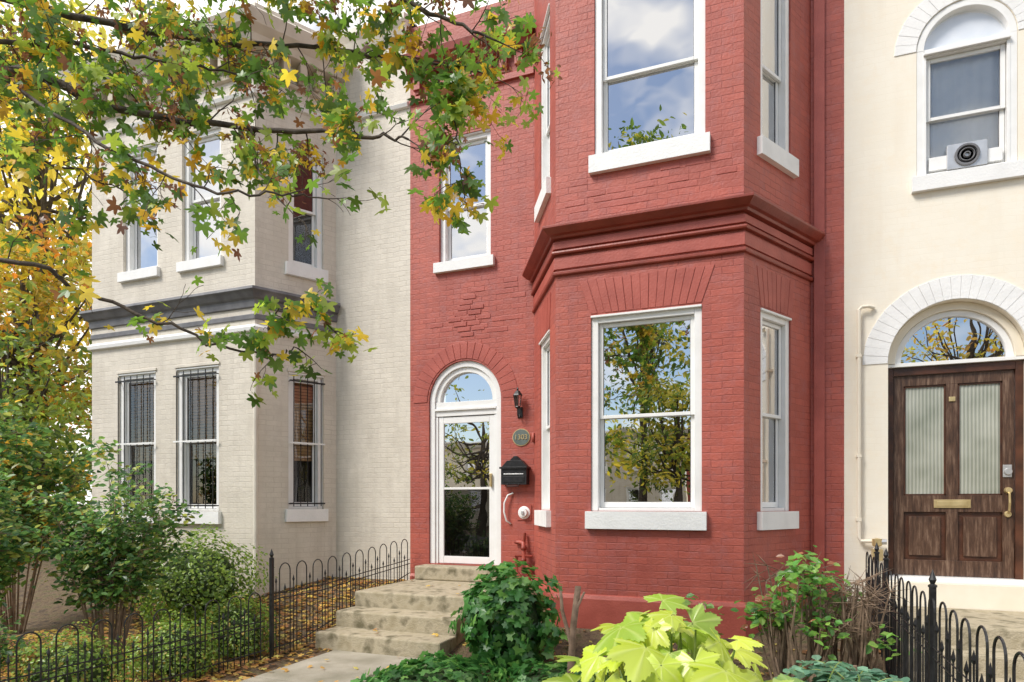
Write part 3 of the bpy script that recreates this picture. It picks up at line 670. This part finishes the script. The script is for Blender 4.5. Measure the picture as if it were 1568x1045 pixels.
def tree(name,base,h,cz,rad,ncl,per,size,palette,w,cs=.7,tm=SIMP,trunk=.22):
    e=empty(name); L=Leaves(); B=MB(); base=np.array(base,float)
    C=[]
    while len(C)<ncl:
        p=RNG.uniform(-1,1,3)
        r=np.linalg.norm(p)
        if r>1 or r<.35*RNG.random(): continue
        C.append(p)
    C=np.array(C)*np.array(rad)+np.array([base[0],base[1],cz])
    C+=RNG.normal(0,.25,C.shape)
    for c in C:
        n=int(per*RNG.uniform(.5,1.4)); s=cs*RNG.uniform(.6,1.3)
        off=RNG.normal(0,1,(n,3))*np.array([s,s,s*.55]); pos=c+off
        cc=pal(palette,1,w,.0)*.6+0
        col=clip((pal(palette,n,w)*.45+cc*.9)*RNG.uniform(.65,1.2))
        nr=rdir(n)*.8+np.array([0,0,.6]); L.add(tm,pos,nr,rdir(n)+np.array([0,0,-.4]),size*RNG.uniform(.7,1.3,n),col)
    L.make('foliage',e)
    tp=Vector((base[0],base[1],cz)); b0=Vector(base)
    B.tube([b0,b0.lerp(tp,.5)+Vector((.1,0,0)),tp,tp+Vector((0,0,rad[2]*.6))],[trunk,trunk*.75,trunk*.5,trunk*.15],'bark',8)
    for c in C[::max(1,ncl//40)]:
        st=b0.lerp(tp,random.uniform(.55,1)); c=Vector(c); md=st.lerp(c,.5)+Vector((0,0,-.3)); B.tube([st,md,c],[trunk*.3,trunk*.18,trunk*.06],'bark',5)
    B.make('trunk',e); return e
YEL=[(.80,.60,.05),(.86,.72,.12),(.62,.58,.07),(.38,.46,.06)]
ORG=[(.66,.25,.035),(.74,.42,.05),(.60,.50,.06),(.25,.33,.05)]
GRN=[(.08,.15,.03),(.13,.22,.035),(.24,.31,.04),(.05,.10,.02)]
tree('autumn_tree',(-20,13,-1.2),14,10.0,(6.5,5,5.5),140,65,.28,YEL+GRN[1:3],[.30,.30,.15,.12,.04,.09],.75)
tree('autumn_tree.001',(-16.8,10.5,-1.2),7,4.2,(3.2,2.6,2.4),85,65,.21,ORG+YEL[:1]+GRN[1:3],[.18,.15,.16,.13,.16,.09,.13],.5)
tree('green_tree',(-14.6,8.8,-1.2),4,1.3,(2.6,2.0,2.0),90,65,.16,GRN+YEL[3:],[.2,.3,.25,.05,.2],.4)
tree('autumn_tree.002',(-26,9,-1.4),12,5,(5,5,6),45,50,.38,YEL+GRN[1:3],[.25,.2,.15,.15,.1,.15],.8)
tree('street_tree',(-6.0,-17,-1.6),16,9.8,(1.9,2.0,8.8),90,42,.30,GRN+YEL[:2],[.25,.25,.2,.1,.1,.1],.55)
tree('street_tree.001',(-4.2,-15.5,-1.6),6,3.0,(3.4,2.5,2.8),80,50,.26,YEL+GRN,[.15,.1,.15,.15,.15,.15,.1,.05],.55)
tree('street_tree.002',(-13.5,-13,-1.6),9,3.2,(3.4,2,2.6),36,26,.24,YEL+GRN,[.1,.1,.15,.15,.15,.15,.1,.1],.5)
tree('street_tree.003',(2.0,-18,-1.6),8,4,(3,3,4.0),60,45,.30,GRN+YEL[:2],[.25,.25,.15,.1,.15,.1],.6)
tree('street_tree.004',(7.4,-16,-1.6),12,6,(3.2,3,4),60,32,.26,ORG+YEL,[.15,.15,.1,.1,.15,.15,.1,.1],.6)
tree('street_tree.005',(-24,-14,-1.6),10,5,(5,4,5),40,35,.38,YEL+ORG,[.125]*8,.8)
# ---- near maple
def crom(pts,n):
    P=[Vector(p) for p in pts]; P=[P[0]*2-P[1]]+P+[P[-1]*2-P[-2]]; out=[]
    for i in range(1,len(P)-2):
        for k in range(n):
            t=k/n; a,b,c,d=P[i-1:i+3]
            out.append(.5*((2*b)+(c-a)*t+(2*a-5*b+4*c-d)*t*t+(3*b-a-3*c+d)*t**3))
    out.append(P[-2]); return out
mt=empty('maple_tree'); MBk=MB(); ML=Leaves()
MG=[(.09,.19,.03),(.15,.28,.035),(.32,.42,.05),(.68,.52,.05),(.74,.46,.04),(.22,.095,.05),(.27,.12,.045)]
def leafset(p,dirv,n,key,sz=.064):
    P=np.array([p]*n)+RNG.normal(0,.045,(n,3))
    base=np.array(MG[key]); mixed=pal(MG,n,[.24,.23,.20,.13,.08,.08,.04],.15)
    sel=RNG.random((n,1))<.6
    col=clip(np.where(sel,base*(1+RNG.normal(0,.2,(n,1))),mixed))
    nr=rdir(n)*.9+np.array([0,-.25,.45]); fw=rdir(n)*.7+np.array(dirv)*.5+np.array([0,0,-.6])
    s_=sz*(.55 if key>=5 else 1)
    ML.add(MAPLE,P+nrmz(fw)*.02,nr,fw,s_*RNG.uniform(.5,1.3,n),col)
    if key>=5:
        P=np.array([p]*n*3)+RNG.normal(0,.03,(n*3,3)); ML.add(SIMP,P,rdir(3*n),rdir(3*n)+np.array([0,0,-.8]),.042,clip(pal(MG[5:],3*n)))
def twig(p,d,l,r,dens,depth=0,wt=None):
    pts=[p]; d=d.normalized(); n=4
    for i in range(n):
        d=(d+Vector((random.gauss(0,.22),random.gauss(0,.22),random.gauss(-.05,.18)))).normalized(); pts.append(pts[-1]+d*l/n)
    MBk.tube(pts,[max(.0016,r*(1-.75*i/n)) for i in range(n+1)],'bark',5,False)
    key=random.choices(range(7),wt or [.24,.25,.19,.11,.05,.11,.05])[0]
    for i in range(1,n+1):
        if depth<1 and random.random()<.85:
            dd=(d+Vector((random.gauss(0,.7),random.gauss(0,.7),random.gauss(-.1,.5)))); twig(pts[i],dd,l*random.uniform(.4,.65),r*.5,dens,depth+1,wt)
        if i>=2:
            k=np.random.default_rng(random.randrange(10**9)).poisson(dens*(1.0 if depth else .6))
            if k: leafset(tuple(pts[i]),tuple(d),int(k),key)
def limb(pts,r0,r1,dens,every,tl,start=.15,wt=None):
    c=crom(pts,8); 
    for i in range(1,len(c)-1): c[i]=c[i]+Vector((random.gauss(0,.008),random.gauss(0,.008),random.gauss(0,.012)))
    n=len(c); MBk.tube(c,[r0+(r1-r0)*i/(n-1) for i in range(n)],'bark',7)
    L=0; nxt=0; tot=sum((c[i+1]-c[i]).length for i in range(n-1))
    for i in range(n-1):
        seg=(c[i+1]-c[i]); L+=seg.length
        while nxt<L:
            if L/tot>start:
                t=seg.normalized(); d=t*.6+Vector((random.gauss(0,.55),random.gauss(0,.55),random.gauss(-.03,.5)))
                twig(c[i]+seg*random.random(),d,tl*random.uniform(.5,1.2),max(.004,r1*.8),dens,0,wt)
            nxt+=every*random.uniform(.6,1.4)
    twig(c[-1],c[-1]-c[-2],tl*.8,.005,dens,0,wt)
limb([(-5.6,1.9,2.2),(-4.54,2.70,2.71),(-3.95,3.05,2.54),(-3.24,3.44,2.47),(-2.5,3.66,2.37),(-2.2,3.72,2.32)],.034,.007,2.0,.105,.42,.30)
limb([(-5.6,1.9,1.2),(-4.11,2.45,1.37),(-3.79,2.68,1.24),(-3.38,2.95,1.055),(-2.95,3.23,.90),(-2.75,3.33,.95)],.017,.004,.9,.22,.24,.35,[.3,.25,.25,.15,.03,.01,.01])
limb([(-4.54,2.70,2.68),(-3.69,2.72,2.11),(-3.08,2.86,1.80),(-2.66,3.03,1.75),(-2.5,3.2,1.78)],.013,.004,1.0,.16,.28,.2)
limb([(-5.5,2.0,3.3),(-4.56,3.13,3.37),(-3.81,3.54,3.26),(-3.04,3.84,3.19),(-2.30,4.03,3.03),(-1.9,4.13,2.93)],.028,.006,2.2,.09,.44,.2)
limb([(-5.4,2.1,4.2),(-3.56,3.31,3.65),(-2.47,3.64,3.32),(-1.90,3.80,3.03),(-1.65,3.86,2.90)],.028,.006,2.2,.095,.38,.35)
limb([(-3.24,3.44,2.47),(-3.02,3.31,2.05),(-2.75,3.34,1.75)],.009,.003,.7,.14,.24)
limb([(-2.30,4.03,3.03),(-2.05,3.95,2.7),(-1.93,3.86,2.35),(-1.88,3.84,2.05)],.009,.003,1.8,.095,.20,.1,[.3,.28,.25,.15,.02,0,0])
limb([(-2.95,3.23,.90),(-2.75,3.15,1.12),(-2.55,3.2,1.15),(-2.45,3.3,1.02)],.007,.003,1.5,.12,.14,.1,[.3,.25,.25,.2,0,0,0])
limb([(-5.5,2.0,2.7),(-4.5,2.9,3.0),(-3.9,3.2,2.95),(-3.3,3.5,2.85)],.02,.006,1.9,.11,.40,.3)
limb([(-5.5,1.9,1.9),(-4.7,2.5,2.25),(-4.2,2.75,2.1),(-3.8,2.95,1.95)],.014,.004,1.3,.14,.34,.3)
MBk.tube([(-5.9,1.6,-1.65),(-5.85,1.7,0),(-5.7,1.85,1.6),(-5.55,1.95,3.2),(-5.4,2.1,4.4),(-5.5,2.2,6.5)],[.2,.16,.14,.11,.08,.03],'bark',12)
MBk.make('branches',mt,smooth=True); ML.make('foliage',mt)
# ---- shrubs
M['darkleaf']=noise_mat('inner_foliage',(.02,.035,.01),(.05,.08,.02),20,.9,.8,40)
def shrub(name,c,rad,n,size,palette,w,tm=SIMP,core=True,stems=0,lump=.18,mat='leaf'):
    e=empty(name); L=Leaves(); c=np.array(c,float); rad=np.array(rad,float)
    d=rdir(n); ph=RNG.uniform(0,6,6)
    l=1+lump*(np.sin(d[:,0]*5+ph[0])*np.sin(d[:,1]*6+ph[1])+.6*np.sin(d[:,2]*9+ph[2])*np.sin(d[:,0]*11+ph[3]))
    r=l*(1-.45*RNG.random(n)**2.2)
    pos=c+d*rad*r[:,None]
    keep=pos[:,2]>np.array([gz(x,y) for x,y in pos[:,:2]])+.02; 
    pos=pos[keep]; d=d[keep]; n=len(pos)
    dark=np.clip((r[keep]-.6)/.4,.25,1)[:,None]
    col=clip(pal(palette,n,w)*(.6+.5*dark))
    L.add(tm,pos,d*.8+rdir(n)*.6+np.array([0,0,.35]),rdir(n)+d*.4,size*RNG.uniform(.6,1.25,n),col); L.make('foliage',e,mat)
    B=MB()
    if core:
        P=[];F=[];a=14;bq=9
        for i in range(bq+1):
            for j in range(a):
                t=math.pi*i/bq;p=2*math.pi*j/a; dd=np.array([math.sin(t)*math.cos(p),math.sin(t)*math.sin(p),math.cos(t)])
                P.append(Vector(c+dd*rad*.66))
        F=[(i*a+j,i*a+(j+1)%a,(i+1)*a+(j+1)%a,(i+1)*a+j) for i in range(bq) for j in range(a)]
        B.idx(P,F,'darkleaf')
    g0=gz(c[0],c[1])
    for k in range(stems):
        a=random.uniform(0,6.28); b0=Vector((c[0]+.12*math.cos(a),c[1]+.12*math.sin(a),g0-.05)); t=pos[random.randrange(n)]; t=Vector(t)
        md=b0.lerp(t,.5)+Vector((0,0,.08)); B.tube([b0,md,t],[.014,.009,.003],'stem',5)
    if core or stems: B.make('stems',e)
    return e
BX=[(.13,.24,.035),(.21,.33,.05),(.30,.41,.07),(.48,.37,.08)]
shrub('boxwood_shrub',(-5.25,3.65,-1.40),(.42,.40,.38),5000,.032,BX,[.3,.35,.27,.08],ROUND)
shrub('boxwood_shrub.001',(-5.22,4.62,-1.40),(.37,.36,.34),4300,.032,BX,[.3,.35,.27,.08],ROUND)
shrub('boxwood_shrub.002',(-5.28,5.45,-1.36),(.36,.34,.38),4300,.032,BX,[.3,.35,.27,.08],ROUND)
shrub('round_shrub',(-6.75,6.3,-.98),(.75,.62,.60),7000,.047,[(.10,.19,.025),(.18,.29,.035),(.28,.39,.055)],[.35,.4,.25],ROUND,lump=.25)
LS=[(.06,.15,.05),(.11,.23,.06),(.18,.31,.07),(.36,.39,.09)]
def tallshrub(name,x,y,h,sp,ns,per,size,P,w,lean=(0,0)):
    e=empty(name); L=Leaves(); B=MB(); g0=gz(x,y)
    for k in range(ns):
        a=random.uniform(0,6.28); q=sp*math.sqrt(random.random()); hh=h*random.uniform(.65,1.0)
        b0=Vector((x+.1*math.cos(a),y+.1*math.sin(a),g0-.05)); t=Vector((x+q*math.cos(a)+lean[0],y+q*math.sin(a)+lean[1],g0+hh*(1-.25*(q/sp)**2)))
        m1=b0.lerp(t,.4)+Vector((0,0,.15*h)); c=crom([b0,m1,t],5); nn=len(c)
        B.tube(c,[.013*(1-.8*i/(nn-1)) for i in range(nn)],'stem',5)
        for i in range(4,nn):
            for s_ in range(4):
                d=Vector((random.gauss(0,1),random.gauss(0,1),random.gauss(.1,.5))).normalized(); e2=c[i]+d*random.uniform(.12,.32)*(1.15-.5*i/nn); B.tube([c[i],e2],[.004,.0015],'stem',4,False)
                n=per; t_=RNG.uniform(.25,1.1,(n,1)); pos=np.array(c[i])+(np.array(e2)-np.array(c[i]))*t_+RNG.normal(0,.04,(n,3))
                L.add(ROUND,pos,rdir(n)*.6+np.array([0,-.1,.8]),rdir(n)+np.array(d)*.8+np.array([0,0,-.2]),size*RNG.uniform(.6,1.3,n),clip(pal(P,n,w)*random.uniform(.75,1.3)))
    L.make('foliage',e); B.make('stems',e); return e
tallshrub('tall_shrub',-6.3,4.75,2.05,.72,20,11,.066,LS,[.25,.35,.25,.15])
tallshrub('tall_shrub.001',-7.3,4.1,2.3,.85,20,11,.07,LS,[.25,.3,.25,.2])
tallshrub('tall_shrub.002',-8.8,5.4,2.9,1.1,24,12,.09,LS+ORG[1:2],[.2,.25,.25,.2,.1])
tallshrub('tall_shrub.003',-5.95,3.1,.9,.5,10,9,.055,LS,[.3,.35,.25,.1])
IV=[(.05,.17,.04),(.08,.24,.055),(.12,.30,.07),(.18,.36,.08)]
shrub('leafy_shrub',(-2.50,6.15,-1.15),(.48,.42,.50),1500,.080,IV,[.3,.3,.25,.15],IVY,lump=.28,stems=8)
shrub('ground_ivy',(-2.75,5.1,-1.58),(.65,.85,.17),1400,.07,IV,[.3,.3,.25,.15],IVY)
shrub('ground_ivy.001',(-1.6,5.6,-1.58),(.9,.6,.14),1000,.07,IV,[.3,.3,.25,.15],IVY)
def stemshrub(name,x,y,h,n,tops,rr=.42):
    e=empty(name); L=Leaves(); B=MB(); g0=gz(x,y)
    for k in range(n):
        a=random.uniform(0,6.28); q=random.uniform(.05,rr); hh=h*random.uniform(.5,1)
        b0=Vector((x+.14*math.cos(a),y+.14*math.sin(a),g0-.05)); t=Vector((x+q*math.cos(a),y+q*math.sin(a),g0+hh))
        m1=b0.lerp(t,.5)+Vector((random.gauss(0,.05),random.gauss(0,.05),0)); B.tube([b0,m1,t],[.013,.010,.005],'stem',5)
        if k<tops:
            m=26; pos=np.array(t)+RNG.normal(0,.065,(m,3)); L.add(ROUND,pos,rdir(m)*.5+np.array([0,-.2,.8]),rdir(m)+np.array([0,0,.1]),.085*RNG.uniform(.6,1.2,m),clip(pal([(.10,.28,.05),(.17,.36,.06),(.27,.45,.09),(.34,.14,.07)],m,[.33,.33,.26,.08])))
        else:
            for s_ in range(9): B.tube([t,t+Vector((random.gauss(0,.1),random.gauss(0,.1),random.gauss(.02,.08)))],[.004,.001],'stem',4,False)
    L.make('foliage',e); B.make('stems',e)
stemshrub('stemmy_shrub',.14,5.95,1.08,36,20,.36)
stemshrub('bare_stem_shrub',.48,6.05,.95,60,2,.34)
stemshrub('cut_shrub',-.78,5.9,.82,4,2,.25)
m=MB(); m.tube([(-1.60,5.25,-1.65),(-1.58,5.25,-1.3),(-1.56,5.25,-1.0),(-1.52,5.25,-.68)],[.035,.03,.028,.026],'stem',8); m.tube([(-1.58,5.25,-1.15),(-1.65,5.23,-.88),(-1.66,5.22,-.72)],[.018,.015,.012],'stem',6); m.tube([(-1.55,5.25,-.9),(-1.46,5.22,-.72)],[.012,.009],'stem',6); m.make('shrub_stump',smooth=True)
M['greenstem']=noise_mat('green_stem',(.12,.2,.04),(.25,.3,.08),14,.6,.1,60)
def bigplant(name,cx_,cy,r,zt,n,size,P,w,veinc,tm=BIG,tilt=.45):
    e=empty(name); L=Leaves(); B=MB(); g0=gz(cx_,cy)
    for k in range(n):
        a=k*2.399+random.uniform(-.3,.3); q=r*math.sqrt((k+.5)/n); z=zt-.38*(q/r)**1.7+random.uniform(-.09,.05)
        p=np.array([[cx_+q*math.cos(a),cy+q*math.sin(a),z]]); o=np.array([[math.cos(a),math.sin(a),0]])
        nr=np.array([[0,0,1.0]])+o*tilt*(q/r+.15)+RNG.normal(0,.38,(1,3))+np.array([[0,-.35,0]]); fw=o+RNG.normal(0,.5,(1,3))
        col=clip(pal(P,1,w,.12)*(1.0 if q<r*.75 else .82)); L.add(tm,p,nr,fw,[size*random.uniform(.5,1.25)],col,veinc)
        p=Vector(p[0]); b0=Vector((cx_+.1*math.cos(a),cy+.1*math.sin(a),g0-.05)); B.tube([b0,b0.lerp(p,.6)+Vector((0,0,.15)),p],[.012,.008,.004],'greenstem',5)
    L.make('foliage',e,'leafbig',True); B.make('stems',e)
bigplant('hydrangea_plant',-.45,3.0,.46,-.465,56,.18,[(.50,.61,.05),(.60,.68,.08),(.33,.49,.05)],[.42,.25,.33],(.70,.75,.30))
bigplant('hydrangea_plant.001',-.02,3.2,.58,-.78,36,.17,[(.18,.33,.10),(.26,.42,.12),(.38,.50,.1)],[.4,.35,.25],(.45,.55,.3))
def feather(name,x,y,h,n):
    e=empty(name); L=Leaves(); B=MB(); g0=gz(x,y)
    for k in range(n):
        a=random.uniform(0,6.28); o=Vector((math.cos(a),math.sin(a),0)); b0=Vector((x,y,g0+h*random.uniform(.5,.9))); l=random.uniform(.3,.5)
        c=crom([b0,b0+o*l*.5+Vector((0,0,.12)),b0+o*l+Vector((0,0,-.02))],6); B.tube(c,.004,'greenstem',4)
        s=Vector((-o.y,o.x,0))
        for i in range(2,len(c)):
            for sg in (-1,1):
                L.add(ROUND,[tuple(c[i])],[(random.gauss(0,.2),random.gauss(0,.2),1)],[tuple(s*sg+o*.5)],[.085*random.uniform(.8,1.1)],clip(pal([(.14,.30,.20),(.22,.40,.27),(.12,.24,.14)],1)))
    B.tube([(x,y,g0-.05),(x,y,g0+h)],.015,'stem',6); L.make('foliage',e); B.make('stems',e)
feather('mahonia_plant',.42,4.5,.62,24); feather('mahonia_plant.001',.60,3.9,.62,20)
shrub('ground_cover',(.1,5.3,-1.6),(.8,.9,.10),900,.07,[(.08,.2,.05),(.18,.32,.08),(.16,.3,.18)],[.4,.3,.3],NARROW)
L=Leaves()
def litter(x0,x1,y0,y1,n,P,w,s=.05,zo=None):
    pos=np.stack([RNG.uniform(x0,x1,n),RNG.uniform(y0,y1,n),np.zeros(n)],1)
    pos[:,2]=[ (zo if zo is not None else gz(a,b)) +.012+.015*random.random() for a,b in pos[:,:2]]
    L.add(IVY,pos,rdir(n)*.35+np.array([0,0,1]),rdir(n),s*RNG.uniform(.5,1.2,n),clip(pal(P,n,w)))
LP=[(.60,.36,.10),(.70,.50,.13),(.45,.22,.09),(.28,.15,.07),(.62,.55,.15)]; LWt=[.28,.24,.20,.16,.12]
litter(-8.5,-4.75,3.0,8.2,6000,LP,LWt); litter(-4.9,-4.4,2,6.0,420,LP,LWt); litter(-3.1,1.0,4.0,7.0,700,LP,LWt)
litter(-4.7,-3.2,5.95,6.3,8,LP,LWt,.045,-1.395); litter(-4.7,-3.2,6.75,8.0,7,LP,LWt,.045,-1.045); litter(-4.4,-3.2,2,5.9,40,LP,LWt,.045,-1.567)
L.make('fallen_leaves')
# ================================================================== light, world, camera
SUN_EL=math.radians(48); az_dir=Vector((-.80,-1.0,0)).normalized()
sd=Vector((az_dir.x*math.cos(SUN_EL),az_dir.y*math.cos(SUN_EL),math.sin(SUN_EL)))
sl_=bpy.data.lights.new('sun','SUN'); sl_.energy=3.9; sl_.angle=math.radians(20); sl_.color=(1,.95,.88)
so=bpy.data.objects.new('sun',sl_); so.rotation_euler=(-sd).to_track_quat('-Z','Y').to_euler(); so.location=(0,0,20); scene.collection.objects.link(so)
w=bpy.data.worlds.new('World'); scene.world=w; w.use_nodes=True; nt=w.node_tree; L_=nt.links
bg=nt.nodes['Background']; sky=N(nt,'ShaderNodeTexSky'); sky.sky_type='NISHITA'; sky.sun_disc=False; sky.sun_elevation=SUN_EL
sky.sun_rotation=math.atan2(sd.x,sd.y); sky.air_density=1; sky.dust_density=.5
tc=N(nt,'ShaderNodeTexCoord'); mp=N(nt,'ShaderNodeMapping'); mp.inputs['Scale'].default_value=(1,1,2.0); L_.new(tc.outputs['Generated'],mp.inputs['Vector'])
nz=N(nt,'ShaderNodeTexNoise'); nz.inputs['Scale'].default_value=4.2; nz.inputs['Detail'].default_value=4; nz.inputs['Roughness'].default_value=.55; L_.new(mp.outputs[0],nz.inputs['Vector'])
sp=N(nt,'ShaderNodeSeparateXYZ'); L_.new(tc.outputs['Generated'],sp.inputs[0])
ma=N(nt,'ShaderNodeMath',operation='MULTIPLY_ADD'); L_.new(sp.outputs['Y'],ma.inputs[0]); ma.inputs[1].default_value=.15; L_.new(nz.outputs['Fac'],ma.inputs[2])
cr=ramp(nt,[(.37,(0,0,0)),(.51,(1,1,1))]); L_.new(ma.outputs[0],cr.inputs['Fac'])
mx=N(nt,'ShaderNodeMix',data_type='RGBA'); L_.new(cr.outputs['Color'],mx.inputs[0]); L_.new(sky.outputs[0],mx.inputs[6]); mx.inputs[7].default_value=(10.2,9.9,9.5,1)
L_.new(mx.outputs[2],bg.inputs['Color']); bg.inputs['Strength'].default_value=.15
cam=bpy.data.cameras.new('camera'); cam.lens=23.51; cam.sensor_width=36; cam.shift_y=.158; cam.clip_end=2000; cam.clip_start=.05
co=bpy.data.objects.new('camera',cam); co.location=(0,0,0); co.rotation_euler=(math.pi/2,0,math.radians(21.8)); scene.collection.objects.link(co); scene.camera=co
